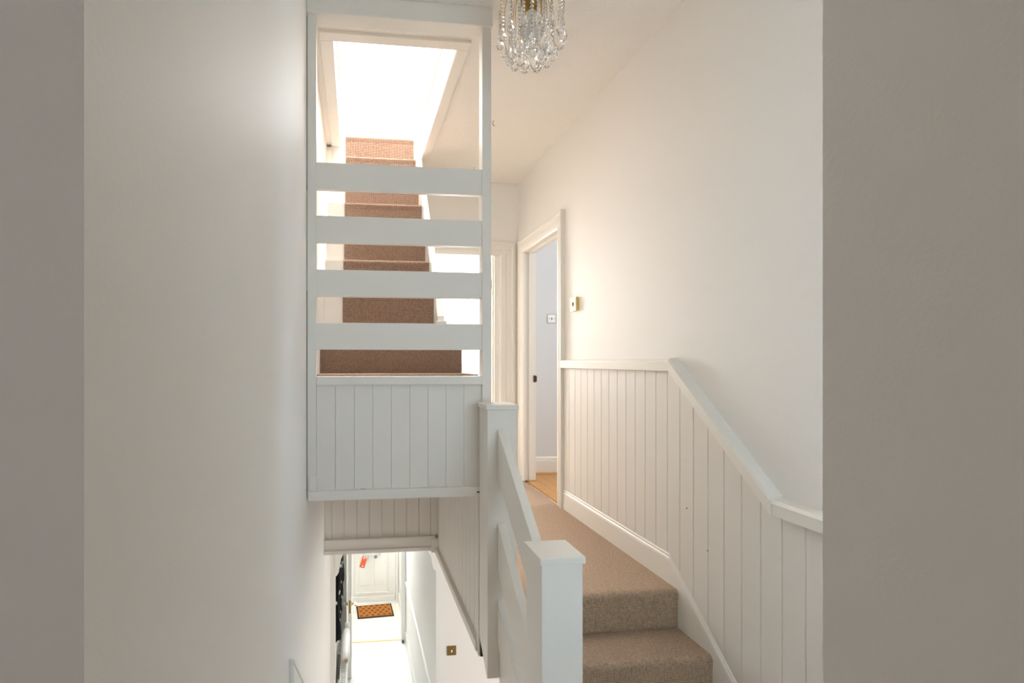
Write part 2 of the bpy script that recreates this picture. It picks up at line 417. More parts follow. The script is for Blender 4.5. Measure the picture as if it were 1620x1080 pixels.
# far doorway
d2 = thing('door_2', 'white frame of the far doorway into the sunlit room', 'door frame', (0.85, YF, 0), kind='structure')
def arch_side_f(x0, x1, ztop):
    return lambda bm: prism(bm, [(u, YF - t) for u, t in arch_profile(x0, x1)], 'z', 0.0, ztop)
obj('architrave', arch_side_f(1.435, 1.29, 2.115), 'wood', d2)
obj('architrave', arch_side_f(0.30, 0.43, 2.115), 'wood', d2)
obj('architrave_head', lambda bm: prism(bm, [(YF - t - 0.001, u) for u, t in arch_profile(2.118, 2.0)], 'x', 0.298, 1.437), 'wood', d2)
each('lining', [(0.43, 0.45, YF, YF + 0.1, 0, 2.02), (1.25, 1.27, YF, YF + 0.1, 0, 2.02), (0.45, 1.25, YF, YF + 0.1, 2.0, 2.02)], 'wood', d2)
each('door_stop', [(1.238, 1.25, YF + 0.03, YF + 0.055, 0, 1.99), (0.45, 0.462, YF + 0.03, YF + 0.055, 0, 1.99)], 'wood', d2)
leaf = obj('door_leaf', boxes([(1.212, 1.252, YF + 0.105, YF + 0.86, 0.01, 1.985)], 0.003), 'wood', d2)
for z in (0.25, 1.72):
    obj('hinge', boxes([(1.246, 1.2515, YF + 0.085, YF + 0.118, z, z + 0.075)], 0.001), 'dirt', leaf)

# ------------------------------------------------------------------ right wall: boards, skirting, dado
def dado_z(y):       # underside of the dado rail above y
    if y >= 2.215: return 0.99
    if y <= 1.625: return 0.502
    return 0.502 + (y - 1.625) * (0.99 - 0.502) / (2.215 - 1.625)
def skirt_z(y):      # top of the skirting above y
    return 0.14 if y >= 2.243 else 0.14 - (2.243 - y) * 0.80
BW = 0.0935
for i in range(27):
    y1 = 3.478 - i * BW; y0 = y1 - BW + 0.0008
    def fb_(bm, y0=y0, y1=y1):
        prof = [(XR, y0), (XR - 0.0085, y0), (XR - 0.012, y0 + 0.0025), (XR - 0.012, y1 - 0.0025), (XR - 0.0085, y1), (XR, y1)]
        ys = [p[1] for p in prof]
        lo = [bm.verts.new((p[0], p[1], skirt_z(p[1]) - 0.04)) for p in prof]
        hi = [bm.verts.new((p[0], p[1], dado_z(p[1]) + 0.01)) for p in prof]
        fs = [bm.faces.new(lo), bm.faces.new(hi)]
        for k in range(len(prof)):
            fs.append(bm.faces.new((lo[k], lo[(k + 1) % 6], hi[(k + 1) % 6], hi[k])))
        bmesh.ops.recalc_face_normals(bm, faces=fs)
    obj('panelling_board', fb_, 'board', wall_right)
obj('nail_hole', lambda bm: lathe(bm, [(0.004, XR - 0.0125), (0.004, XR - 0.0118)], 8, (0, 2.12, 0.385), 'x'), 'dirt', wall_right)
obj('nail_hole', lambda bm: lathe(bm, [(0.003, XR - 0.0125), (0.003, XR - 0.0118)], 8, (0, 1.985, 0.245), 'x'), 'dirt', wall_right)
dr = thing('trim_1', 'white dado rail stepping down along the boarded right wall', 'trim', (XR, 2.2, 1.0), kind='structure')
def rail_piece(pts, depth=0.042, h=0.056):
    """pts: (y, z of underside) at both ends with vertical-ish mitres"""
    def f(bm):
        (ya, za), (yb, zb) = pts
        sec = [(0, 0), (-depth, 0.004), (-depth - 0.002, h - 0.012), (-depth + 0.006, h), (0, h + 0.004)]
        A = [bm.verts.new((XR + x, ya, za + z)) for x, z in sec]
        B = [bm.verts.new((XR + x, yb, zb + z)) for x, z in sec]
        fs = [bm.faces.new(A), bm.faces.new(B)]
        for k in range(5):
            fs.append(bm.faces.new((A[k], A[(k + 1) % 5], B[(k + 1) % 5], B[k])))
        bmesh.ops.recalc_face_normals(bm, faces=fs)
    return f
obj('dado_rail', rail_piece([(3.482, 0.992), (2.205, 0.99)], 0.036), 'wood', dr)
obj('dado_rail_slope', rail_piece([(2.205, 0.985), (1.62, 0.497)], 0.046, 0.066), 'wood', dr)
obj('dado_rail', rail_piece([(1.62, 0.500), (1.0, 0.497)], 0.044), 'wood', dr)
bs = thing('baseboard_right', 'moulded white skirting board following the carpeted landing and steps', 'baseboard', (XR, 2.2, 0), kind='structure')
def skirt_piece(y_a, z_a, y_b, z_b, drop_a, drop_b):
    def f(bm):
        sec = [(0, 0), (0.012, -0.003), (0.016, -0.010), (0.013, -0.018), (0.018, -0.024), (0.020, -0.034)]
        A = [bm.verts.new((XR - x, y_a, z_a + z)) for x, z in sec] + [bm.verts.new((XR - 0.020, y_a, z_a - drop_a)), bm.verts.new((XR, y_a, z_a - drop_a))]
        B = [bm.verts.new((XR - x, y_b, z_b + z)) for x, z in sec] + [bm.verts.new((XR - 0.020, y_b, z_b - drop_b)), bm.verts.new((XR, y_b, z_b - drop_b))]
        n = len(A)
        fs = [bm.faces.new(A), bm.faces.new(B)]
        for k in range(n):
            fs.append(bm.faces.new((A[k], A[(k + 1) % n], B[(k + 1) % n], B[k])))
        bmesh.ops.recalc_face_normals(bm, faces=fs)
    return f
obj('skirting', skirt_piece(3.48, 0.14, 2.243, 0.14, 0.15, 0.32), 'wood', bs)
obj('skirting_slope', skirt_piece(2.243, 0.14, 1.56, 0.14 - 0.683 * 0.8, 0.32, 0.36), 'wood', bs)

# ------------------------------------------------------------------ short flight between half landing and landing
st = thing('landing_steps', 'two brown carpeted steps below the landing edge, in front of the boarded wall', 'steps', (1.05, 1.9, -0.517))
obj('step', nosed(0.63, 1.453, 1.942, 2.19, -0.172, -0.345), 'carpet', st)
obj('step', nosed(0.63, 1.453, 1.717, 1.97, -0.345, -0.517), 'carpet', st)

# ------------------------------------------------------------------ balustrade of that flight
bl = thing('stair_balustrade', 'white boxed newel posts joined by three sloping rails beside the carpeted steps', 'balustrade', (0.63, 1.9, -0.517))
def newel(y, ztop, zbot, chamfer):
    def f(bm):
        if chamfer:
            prism(bm, [(y + 0.004, zbot), (y + 0.02, zbot - 0.0), (y + 0.150, zbot + 0.11), (y + 0.150, ztop - 0.022), (y + 0.004, ztop - 0.022)], 'x', 0.563, 0.694, 0.002)
        else:
            box(bm, 0.563, 0.694, y + 0.006, y + 0.150, zbot, ztop - 0.022, 0.002)
    p = obj('newel_post', f, 'wood', bl)
    obj('newel_cap', boxes([(0.556, 0.702, y, y + 0.157, ztop - 0.022, ztop)], 0.004), 'wood', p)
newel(1.50, 0.435, -0.517, False)
newel(2.15, 0.849, -0.33, True)
SL = 0.76
for zt, h in ((0.745, 0.205), (0.341, 0.205), (0.012, 0.20)):
    y1, y0 = 2.153, 1.649
    z0 = zt - SL * (y1 - y0)
    obj('rail', lambda bm: prism(bm, [(y1, zt), (y0, z0), (y0, z0 - h), (y1, zt - h)], 'x', 0.607, 0.642, 0.003), 'wood', bl)
obj('string_board', lambda bm: prism(bm, [(2.15, -0.10), (1.64, -0.48), (1.64, -0.95), (2.15, -0.75)], 'x', 0.615, 0.635), 'wood', bl)

# ------------------------------------------------------------------ stairwell side under the landing, rear header
sw = thing('wall_stairwell', 'boarded side of the stairwell under the landing, above the lower hall', 'wall', (XP, 3.0, -0.3), kind='structure')
obj('backing', boxes([(XP + 0.012, XP + 0.024, 2.312, 3.66, -0.3, 0.96)]), 'board', sw)
n = 13; bw = (3.60 - 2.36) / n
for i in range(n):
    y0 = 2.36 + i * bw
    obj('panelling_board', lambda bm: prism(bm, [(XP + 0.012, y0), (XP + 0.003, y0), (XP, y0 + 0.003), (XP, y0 + bw - 0.004), (XP + 0.003, y0 + bw - 0.001), (XP + 0.012, y0 + bw - 0.001)], 'z', -0.29, 0.42), 'board', sw)
obj('bottom_trim', boxes([(XP - 0.022, XP + 0.026, 2.34, 3.60, -0.315, -0.27)], 0.005), 'board', sw)
obj('end_trim', boxes([(XP - 0.012, XP + 0.026, 2.322, 2.362, -0.33, 0.416)], 0.004), 'board', sw)
obj('end_gap', boxes([(XP - 0.004, XP + 0.02, 2.3125, 2.3215, -0.325, 0.414)]), 'dark', sw)
rh = thing('wall_header', 'boarded header across the stairwell above the way into the lower hall', 'wall', (0.2, 3.6, -0.3), kind='structure')
obj('backing', boxes([(XL, XP + 0.012, 3.612, 3.66, -0.285, 0.96)]), 'board', rh)
n = 8; bw = (XP - 0.045 - XL - 0.05) / n
for i in range(n):
    x0 = XL + 0.05 + i * bw
    obj('panelling_board', lambda bm: prism(bm, [(x0, 3.612), (x0, 3.602), (x0 + 0.003, 3.599), (x0 + bw - 0.004, 3.599), (x0 + bw - 0.001, 3.602), (x0 + bw - 0.001, 3.612)], 'z', -0.20, 0.44), 'board', rh)
obj('edge_strip', boxes([(XL, XL + 0.05, 3.592, 3.612, -0.19, 0.44)], 0.003), 'board', rh)
obj('edge_strip', boxes([(XP - 0.045, XP - 0.001, 3.590, 3.612, -0.19, 0.44)], 0.003), 'board', rh)
obj('bottom_trim', boxes([(XL, XP - 0.02, 3.572, 3.612, -0.276, -0.19)], 0.006), 'board', rh)
obj('bottom_bead', boxes([(XL, XP - 0.012, 3.560, 3.612, -0.290, -0.262)], 0.006), 'board', rh)
obj('corner_block', boxes([(XP - 0.05, XP + 0.0, 3.55, 3.612, -0.300, -0.205)], 0.004), 'board', rh)
struct('trim_2', [(XL, XP + 0.012, YS + 0.03, 3.615, 0.43, 0.452)], 'board', 'boarded soffit under the attic stairs, above the stairwell', 'trim')

# ------------------------------------------------------------------ attic stair screen (front)
sc = thing('stair_screen', 'white timber screen of four horizontal rails over a boarded panel at the attic stairs', 'screen', (0.2, YS, 0.42))
PX0, PX1 = 0.579, 0.622
obj('post', boxes([(XL + 0.003, XL + 0.042, YS, YS + 0.05, 0.46, 2.585)], 0.002), 'wood', sc)
obj('post', boxes([(PX0, PX1, YS, YS + 0.06, 0.40, 2.585)], 0.002), 'wood', sc)
obj('header', boxes([(XL + 0.001, PX1 + 0.004, YS - 0.012, YS + 0.075, 2.578, ZC)], 0.003), 'wood', sc)
for zt in (1.924, 1.687, 1.447, 1.210):
    obj('rail', boxes([(XL + 0.030, PX0 + 0.001, YS + 0.004, YS + 0.032, zt - 0.120, zt)], 0.003), 'wood', sc)
obj('sill_rail', boxes([(XL + 0.042, PX0, YS - 0.006, YS + 0.06, 0.930, 0.970)], 0.005), 'wood', sc)
obj('panel_backing', boxes([(XL + 0.042, PX0, YS + 0.020, YS + 0.028, 0.45, 0.93)]), 'board', sc)
n = 9; bw = (PX0 - XL - 0.042) / n
for i in range(n):
    x0 = XL + 0.042 + i * bw
    obj('panelling_board', lambda bm: prism(bm, [(x0 + 0.0004, YS + 0.020), (x0 + 0.0004, YS + 0.0132), (x0 + 0.0018, YS + 0.012), (x0 + bw - 0.0018, YS + 0.012), (x0 + bw - 0.0004, YS + 0.0132), (x0 + bw - 0.0004, YS + 0.020)], 'z', 0.455, 0.931), 'wood', sc)
obj('bottom_trim', boxes([(XL + 0.006, PX0 - 0.001, YS - 0.012, YS + 0.03, 0.418, 0.462)], 0.006), 'wood', sc)
obj('corner_block', boxes([(XL + 0.010, XL + 0.044, YS - 0.006, YS + 0.03, 0.462, 0.53)], 0.003), 'wood', sc)
each('paint_crack', [(XL + 0.0006, XL + 0.0026, YS + 0.004, YS + 0.02, 0.46, 1.35), (XL + 0.0006, XL + 0.0026, YS + 0.004, YS + 0.02, 1.8, 2.57)], 'dark', sc)
each('paint_crack', [(XL + 0.06, XL + 0.075, YS + 0.0112, YS + 0.013, 0.4605, 0.4625), (0.02, 0.045, YS + 0.0112, YS + 0.013, 0.4605, 0.463), (0.30, 0.42, YS + 0.0112, YS + 0.013, 0.4605, 0.4622)], 'dark', sc)
obj('screw_hole', boxes([(PX0 - 0.028, PX0 - 0.010, YS - 0.0128, YS - 0.011, 0.436, 0.442)]), 'dark', sc)

# ------------------------------------------------------------------ attic stairs
at = thing('attic_staircase', 'steep white staircase with a brown carpet runner climbing to the attic', 'staircase', (0.2, 2.9, 0.97))
R_, G_ = 0.2275, 0.18
pl = obj('bottom_platform', boxes([(XL, XP, YS + 0.06, 2.76, 0.93, 0.966)]), 'wood', at)
obj('carpet', boxes([(XL + 0.03, XP, YS + 0.062, 2.757, 0.966, 0.976)], 0.003), 'runner', pl)
sk = obj('skirting', boxes([(XL, XL + 0.03, YS + 0.06, 2.745, 0.966, 1.12)], 0.004), 'wood', at)
for k in range(8):
    zt = 0.970 + R_ * (k + 1); yn = 2.74 + G_ * k
    if k == 0:
        s_ = obj('step', boxes([(XL, XP, yn + 0.012, yn + 0.20, 0.96, zt - 0.006)]), 'wood', at)
        obj('carpet_runner', nosed(XL + 0.033, XP - 0.002, yn, yn + 0.20, zt, zt - R_ + 0.004, 0.016, 0.004), 'runner', s_)
    else:
        bx_ = [(XL + 0.036 if k < 7 else HX0, 0.462, yn + 0.012, yn + 0.20, zt - R_ - 0.01, zt - 0.006)]
        if k == 7: bx_.append((XL + 0.001, HX0, yn - 0.12, yn + 0.10, zt - R_ - 0.12, ZC - 0.017))
        s_ = obj('step', boxes(bx_), 'wood', at)
        wide = 0.006 if k == 7 else 0
        obj('carpet_runner', nosed(-0.074 - wide, 0.446 + wide, yn, yn + 0.195, zt, zt - R_ + 0.002, 0.016, 0.004), 'runner', s_)
def string(x0, x1, ya, lift, ye=4.08):
    def f(bm):
        za = 1.197 + lift
        zb = za + (R_ / G_) * (ye - ya)
        prism(bm, [(ya, za - 0.32), (ya, za), (ye, zb), (ye, zb - 0.32)], 'x', x0, x1)
    return f
obj('string', string(XL, XL + 0.036, 2.92, 0.24, 3.86), 'wood', at)
obj('string', string(0.462, 0.502, 2.885, 0.10), 'wood', at)
obj('string_end', boxes([(0.448, 0.514, 2.868, 2.90, 1.195, 1.27)], 0.004), 'wood', at)
obj('side_panel', lambda bm: prism(bm, [(2.95, 0.965), (2.95, 1.0), (4.3, 2.62), (4.5, 2.65), (4.5, 0.0), (3.67, 0.0), (3.67, 0.965)], 'x', 0.468, 0.484), 'wood', at)

# trim around the attic opening, lining of the shaft
ho = thing('trim_3', 'white moulded trim framing the bright attic opening in the ceiling', 'trim', (0.2, 2.6, ZC), kind='structure')
obj('trim_board', boxes([(HX0 - 0.066, HX1 + 0.062, HY0 - 0.066, HY0, ZC - 0.016, ZC)], 0.003), 'wood', ho)
obj('trim_board', boxes([(HX0 - 0.066, HX0, HY0, HY1 + 0.1, ZC - 0.016, ZC)], 0.003), 'wood', ho)
obj('trim_board', boxes([(HX1, HX1 + 0.062, HY0, HY1 + 0.1, ZC - 0.016, ZC)], 0.003), 'wood', ho)
obj('shaft_lining', boxes([(HX0 - 0.02, HX0, HY0 - 0.02, HY1, ZC - 0.01, 2.93), (HX1, HX1 + 0.02, HY0 - 0.02, HY1, ZC - 0.01, 2.93), (HX0, HX1, HY0 - 0.02, HY0, ZC - 0.01, 2.93)]), 'wood', ho)
each('cover_strip', [(HX1 - 0.008, HX1 + 0.03, HY0 - 0.03, HY1, 2.93, 2.95), (HX0 - 0.03, HX0 + 0.008, HY0 - 0.03, HY1, 2.93, 2.95)], 'wood', ho, 0.003)
struct('floor_attic', [(-1.5, HX0 - 0.02, 1.6, 6.6, 2.79, 2.84), (HX1 + 0.02, 2.4, 1.6, 6.6, 2.79, 2.84), (HX0 - 0.02, HX1 + 0.02, 1.6, HY0 - 0.02, 2.79, 2.84), (HX0 - 0.02, HX1 + 0.02, 4.19, 6.6, 2.70, 2.79)], 'carpet', 'carpeted attic floor at the head of the stairs', 'floor')
struct('wall_attic', [(-1.6, -1.5, 1.6, 6.6, 2.79, 4.9), (2.4, 2.5, 1.6, 6.6, 2.79, 4.9), (-1.6, 2.5, 1.5, 1.6, 2.79, 4.9), (-1.6, 2.5, 6.5, 6.6, 2.7, 3.15), (-1.6, 2.5, 6.5, 6.6, 4.65, 4.9), (-1.6, -0.8, 6.5, 6.6, 3.15, 4.65), (1.6, 2.5, 6.5, 6.6, 3.15, 4.65)], 'hallwhite', 'white attic walls glowing at the top of the stairs', 'wall')
struct('ceiling_attic', [(-1.6, 2.5, 1.5, 2.7, 4.85, 4.95), (-1.6, 2.5, 4.4, 6.6, 4.85, 4.95), (-1.6, -0.3, 2.7, 4.4, 4.85, 4.95), (1.2, 2.5, 2.7, 4.4, 4.85, 4.95)], 'hallwhite', 'white attic ceiling around the rooflight', 'ceiling')
o = thing('window_4', 'attic rooflight above the head of the stairs', 'window', (0.45, 3.55, 4.85), kind='structure')
obj('window_frame', boxes([(-0.3, -0.24, 2.7, 4.4, 4.86, 4.93), (1.14, 1.2, 2.7, 4.4, 4.86, 4.93), (-0.24, 1.14, 2.7, 2.76, 4.86, 4.93), (-0.24, 1.14, 4.34, 4.4, 4.86, 4.93)]), 'hallwhite', o)
obj('pane', boxes([(-0.24, 1.14, 2.76, 4.34, 4.895, 4.899)]), 'pane', o)
window('window_5', -0.8, 1.6, 3.15, 4.65, 6.52, 'wide attic gable window glowing white above the stairs', mull=0.95)

# ------------------------------------------------------------------ lower hall
struct('floor_hall', [(XL, 2.6, 0.9, 7.33, -3.1, ZG)], 'hallfloor', 'pale washed out floor of the lower hall', 'floor')
vf = struct('floor_vestibule', [(XL, 0.8, 7.33, 8.7, -3.1, ZG - 0.004)], 'grout', 'white tiled floor inside the front door', 'floor')
for i in range(4):
    for j in range(5):
        x0 = XL + 0.002 - 0.0 + i * 0.285 - 0.10; y0 = 7.36 + j * 0.285 - (0.0)
        xa, xb = max(x0, XL + 0.001), min(x0 + 0.279, 0.715)
        if xb - xa < 0.02: continue
        obj('tile', boxes([(xa, xb, y0, min(y0 + 0.279, 8.55), ZG - 0.006, ZG)], 0.0015), 'tile', vf)
struct('wall_hall_right', [(0.715, 0.82, 4.54, 8.75, -3.1, -0.28)], 'hallwhite', 'white right wall of the lower hall with a dado line', 'wall')
struct('wall_hall_return', [(0.82, 2.7, 4.54, 4.64, -3.1, -0.28)], 'wall', 'cream wall at the foot of the stairs carrying a brass switch', 'wall')
struct('wall_dining', [(2.6, 2.7, 0.8, 2.3, -3.1, -0.28), (2.6, 2.7, 3.7, 4.54, -3.1, -0.28), (2.6, 2.7, 2.3, 3.7, -3.1, -2.2), (2.6, 2.7, 2.3, 3.7, -0.8, -0.28), (XL, 2.7, 0.8, 0.9, -3.1, -0.6)], 'wall', 'cream downstairs walls hidden under the landing', 'wall')
struct('ceiling_hall', [(XL, 0.82, 3.66, 8.75, -0.30, -0.28), (XP + 0.03, 2.7, 0.8, 4.54, -0.72, -0.70) if False else (XR + 0.1, 2.7, 0.8, 4.64, -0.30, -0.28)], 'hallwhite', 'white ceiling of the lower hall', 'ceiling')
o = thing('added_window_downstairs', 'added downstairs window out of sight under the landing', 'window', (2.62, 3.0, -2.2), kind='structure')  # unseen window, added as a way in for the lower hall light
obj('window_frame', boxes([(2.63, 2.68, 2.3, 2.36, -2.2, -0.8), (2.63, 2.68, 3.64, 3.7, -2.2, -0.8), (2.63, 2.68, 2.36, 3.64, -2.2, -2.14), (2.63, 2.68, 2.36, 3.64, -0.86, -0.8)]), 'hallwhite', o)
obj('pane', boxes([(2.653, 2.657, 2.36, 3.64, -2.14, -0.86)]), 'pane', o)
# hidden main flight running down from the half landing
ms = thing('main_staircase', 'carpeted main stairs running down out of view below the left wall', 'staircase', (0.15, 2.3, ZG))
for k in range(12):
    z = -0.517 - 0.187 * (k + 1); y = 0.95 + 0.23 * k
    obj('step', boxes([(XL, 0.555, y, y + 0.25, max(z - 0.2, ZG), z)], 0.006), 'carpet', ms)
struct('wall_under_steps', [(0.60, 0.62, 0.9, 1.66, -2.9, -0.7)], 'wall', 'wall below the half landing beside the main stairs', 'wall')
hr = thing('dado_board', 'white sloping dado board on the left wall at the bottom edge', 'trim board', (XL, 1.75, -0.2))
obj('board', lambda bm: prism(bm, [(1.72, 0.05), (4.1, 0.05 - 2.38 * 0.84), (4.1, -0.09 - 2.38 * 0.84), (1.72, -0.22)], 'x', XL + 0.0005, XL + 0.014, 0.0015), 'wood', hr)
obj('cap_bead', lambda bm: prism(bm, [(1.716, 0.058), (4.1, 0.058 - 2.384 * 0.84), (4.1, 0.044 - 2.384 * 0.84), (1.716, 0.044)], 'x', XL + 0.0005, XL + 0.018, 0.0015), 'wood', hr)

# arch nibs with scrolled brackets
def corbel(sign, xw, k=1.0):
    prof = [(0.0, -0.30), (0.118, -0.30), (0.114, -0.48), (0.104, -0.55), (0.096, -0.59), (0.082, -0.635), (0.066, -0.66), (0.056, -0.685), (0.055, -0.71), (0.046, -0.745), (0.040, -0.772), (0.022, -0.795), (0.0, -0.808)]
    return lambda bm: prism(bm, [(xw + sign * k * a, z) for a, z in prof], 'y', 4.452, 4.532)
tag(obj('arch_bracket', corbel(-1, 0.7148), 'wall', origin=(0.715, 4.5, -0.3)), 'scrolled plaster bracket at the right of the lower hall opening', 'bracket', 'hall arch brackets')
tag(obj('arch_bracket', corbel(1, -0.1758, 0.72), 'wall', origin=(-0.176, 4.5, -0.3)), 'scrolled plaster bracket at the left of the lower hall opening', 'bracket', 'hall arch brackets')
struct('wall_nib', [(XL, -0.176, 4.46, 4.54, -3.0, -0.28)], 'wall', 'slim cream pier on the left where the lower hall narrows', 'wall')
# dado on hall wall
td = tag(obj('trim_4', lambda bm: prism(bm, [(0.715, -2.10), (0.700, -2.095), (0.692, -2.07), (0.700, -2.055), (0.715, -2.05)], 'y', 4.56, 7.2), 'hallwhite'), 'white dado rail on the right wall of the lower hall', 'trim', kind='structure')
tag(obj('baseboard_hall', boxes([(0.70, 0.715, 4.56, 7.28, ZG, ZG + 0.16), (0.70, 0.715, 7.42, 8.5, ZG, ZG + 0.16)], 0.003), 'hallwhite'), 'white skirting along the right side of the lower hall', 'baseboard', kind='structure')
# inner doorway
di = thing('door_3', 'white inner hall door standing open, edge on, with a glass knob', 'door', (-0.07, 7.3, ZG), kind='structure')
each('jamb', [(0.655, 0.715, 7.29, 7.41, ZG, -0.95), (XL, -0.13, 7.29, 7.41, ZG, -0.95), (XL, 0.715, 7.29, 7.41, -0.95, -0.90)], 'hallwhite', di)
obj('architrave', boxes([(0.64, 0.70, 7.275, 7.29, ZG, -0.90)], 0.003), 'hallwhite', di)
lf = obj('door_leaf', boxes([(-0.098, -0.055, 6.50, 7.30, ZG + 0.01, -0.96)], 0.003), 'hallwhite', di)
obj('panel_moulding', boxes([(-0.056, -0.051, 6.62, 7.18, ZG + 0.2, ZG + 0.75), (-0.056, -0.051, 6.62, 7.18, ZG + 0.95, ZG + 1.85)], 0.002), 'hallwhite', lf)
kp = [(0.0, 0.03), (0.012, 0.03), (0.03, 0.012), (0.045, 0.011), (0.05, 0.022), (0.06, 0.031), (0.075, 0.031), (0.088, 0.018), (0.090, 0.004)]
for s in (1, -1):
    x0 = -0.055 if s > 0 else -0.098
    obj('rose', lambda bm: lathe(bm, [(0.028, x0), (0.028, x0 + s * 0.006), (0.014, x0 + s * 0.012), (0.011, x0 + s * 0.028)], 14, (0, 6.57, -2.035), 'x'), 'brass', lf, smooth=True)
    obj('glass_knob', lambda bm: lathe(bm, [(0.012, x0 + s * 0.028), (0.024, x0 + s * 0.034), (0.031, x0 + s * 0.048), (0.027, x0 + s * 0.064), (0.012, x0 + s * 0.070)], 10, (0, 6.57, -2.035), 'x'), 'crystal', lf)
obj('lock_plate', boxes([(-0.088, -0.065, 6.4975, 6.501, -2.12, -1.96)]), 'brass_old', lf)
tag(obj('threshold_bar', lambda bm: prism(bm, [(7.325, ZG), (7.33, ZG + 0.005), (7.345, ZG + 0.006), (7.36, ZG + 0.005), (7.365, ZG)], 'x', -0.13, 0.655), 'threshold', origin=(0.26, 7.35, ZG)), 'thin gold threshold bar across the pale hall floor', 'threshold')
tag(obj('door_bolt', lambda bm: (lathe(bm, [(0.012, ZG), (0.012, ZG + 0.03), (0.008, ZG + 0.045), (0.003, ZG + 0.046)], 10, (0.665, 7.25, 0))), 'dirt', origin=(0.665, 7.25, ZG), smooth=True), 'small dark door stop at the right end of the threshold', 'door stop')
# front door
struct('wall_front', [(XL, -0.14, 8.56, 8.7, -3.1, -0.28), (0.70, 0.82, 8.56, 8.7, -3.1, -0.28), (-0.14, 0.70, 8.56, 8.7, -0.42, -0.28)], 'hallwhite', 'white front wall around the front door', 'wall')
fd = thing('door_4', 'white panelled front door at the end of the lower hall', 'door', (0.28, 8.55, ZG), kind='structure')
obj('door_frame', boxes([(-0.14, -0.10, 8.53, 8.62, ZG, -0.42), (0.66, 0.70, 8.53, 8.62, ZG, -0.42), (-0.10, 0.66, 8.53, 8.62, -0.93, -0.87), (-0.10, 0.66, 8.53, 8.62, -0.46, -0.42)], 0.003), 'hallwhite', fd)
obj('fanlight_pane', boxes([(-0.10, 0.66, 8.585, 8.59, -0.87, -0.46)]), 'pane', fd)
ld = obj('door_leaf', boxes([(-0.098, 0.658, 8.55, 8.595, ZG + 0.015, -0.935)], 0.003), 'hallwhite', fd)
def frame_mould(bm, x0, x1, z0, z1, wd=0.018):
    for b in ((x0, x1, z0, z0 + wd), (x0, x1, z1 - wd, z1), (x0, x0 + wd, z0 + wd, z1 - wd), (x1 - wd, x1, z0 + wd, z1 - wd)):
        box(bm, b[0], b[1], 8.535, 8.551, b[2], b[3], 0.004)
obj('panel_moulding', lambda bm: frame_mould(bm, -0.02, 0.55, -2.80, -1.05), 'hallwhite', ld)
for x0, x1 in ((0.06, 0.235), (0.305, 0.48)):
    p = obj('panel', boxes([(x0, x1, 8.540, 8.551, -2.66, -2.05)], 0.004), 'hallwhite', ld)
    p = obj('panel', boxes([(x0, x1, 8.540, 8.551, -1.9, -1.12)], 0.004), 'hallwhite', ld)
obj('weather_bar', boxes([(-0.09, 0.65, 8.53, 8.551, ZG + 0.03, ZG + 0.10)], 0.006), 'hallwhite', ld)
obj('door_knob', lambda bm: lathe(bm, [(0.010, 8.551), (0.010, 8.53), (0.026, 8.52), (0.026, 8.505), (0.012, 8.495)], 14, (0.33, 0, -2.185), 'y'), 'grille', ld, smooth=True)
lb = thing('letter_cage', 'white letter box hung on the inside of the front door', 'letter box', (0.255, 8.50, -2.135))
obj('body', boxes([(0.125, 0.385, 8.44, 8.535, -2.135, -1.83)], 0.004), 'cage', lb)
each('side_seam', [(0.115, 0.1245, 8.438, 8.53, -2.13, -1.83), (0.3855, 0.395, 8.438, 8.53, -2.13, -1.83)], 'grille', lb)
tg = thing('hanging_tag', 'red patterned tag hanging from the letter box on the front door', 'tag', (0.155, 8.435, -2.13), (0, 0.30, 0))
obj('card', lambda bm: box(bm, -0.042, 0.042, -0.004, 0.004, -0.20, -0.015, 0.002), 'tag', tg, local=True)
obj('loop', lambda bm: tube(bm, [(0, 0, -0.02), (0.008, 0, 0.0), (0.002, 0, 0.015), (-0.008, 0, 0.0), (-0.002, 0, -0.02)], 0.0018, 6), 'heart', tg, local=True)
# doormat with rows of hearts
dm = thing('doormat', 'orange coir doormat printed with dark hearts inside the front door', 'doormat', (0.303, 8.232, ZG), (0, 0, math.radians(3.2)))
obj('rubber_border', lambda bm: box(bm, -0.287, 0.287, -0.21, 0.21, 0.0, 0.010, 0.004), 'black', dm, local=True)
obj('coir_pile', lambda bm: box(bm, -0.265, 0.265, -0.187, 0.187, 0.008, 0.018, 0.003), 'coir', dm, local=True)
def hearts(bm):
    for r in range(5):
        nn = 6 if r % 2 == 0 else 5
        for c_ in range(nn):
            cx = -0.225 + (c_ + (0 if r % 2 == 0 else 0.5)) * 0.09
            cy = -0.148 + r * 0.074
            s = 0.0235
            pts = []
            for k in range(14):
                t = 2 * math.pi * k / 14
                pts.append((cx + s * (16 * math.sin(t) ** 3) / 16, cy + s * (13 * math.cos(t) - 5 * math.cos(2 * t) - 2 * math.cos(3 * t) - math.cos(4 * t)) / 16))
            prism(bm, pts, 'z', 0.0175, 0.0188)
obj('heart_print', hearts, 'heart', dm, local=True)['kind'] = 'stuff'
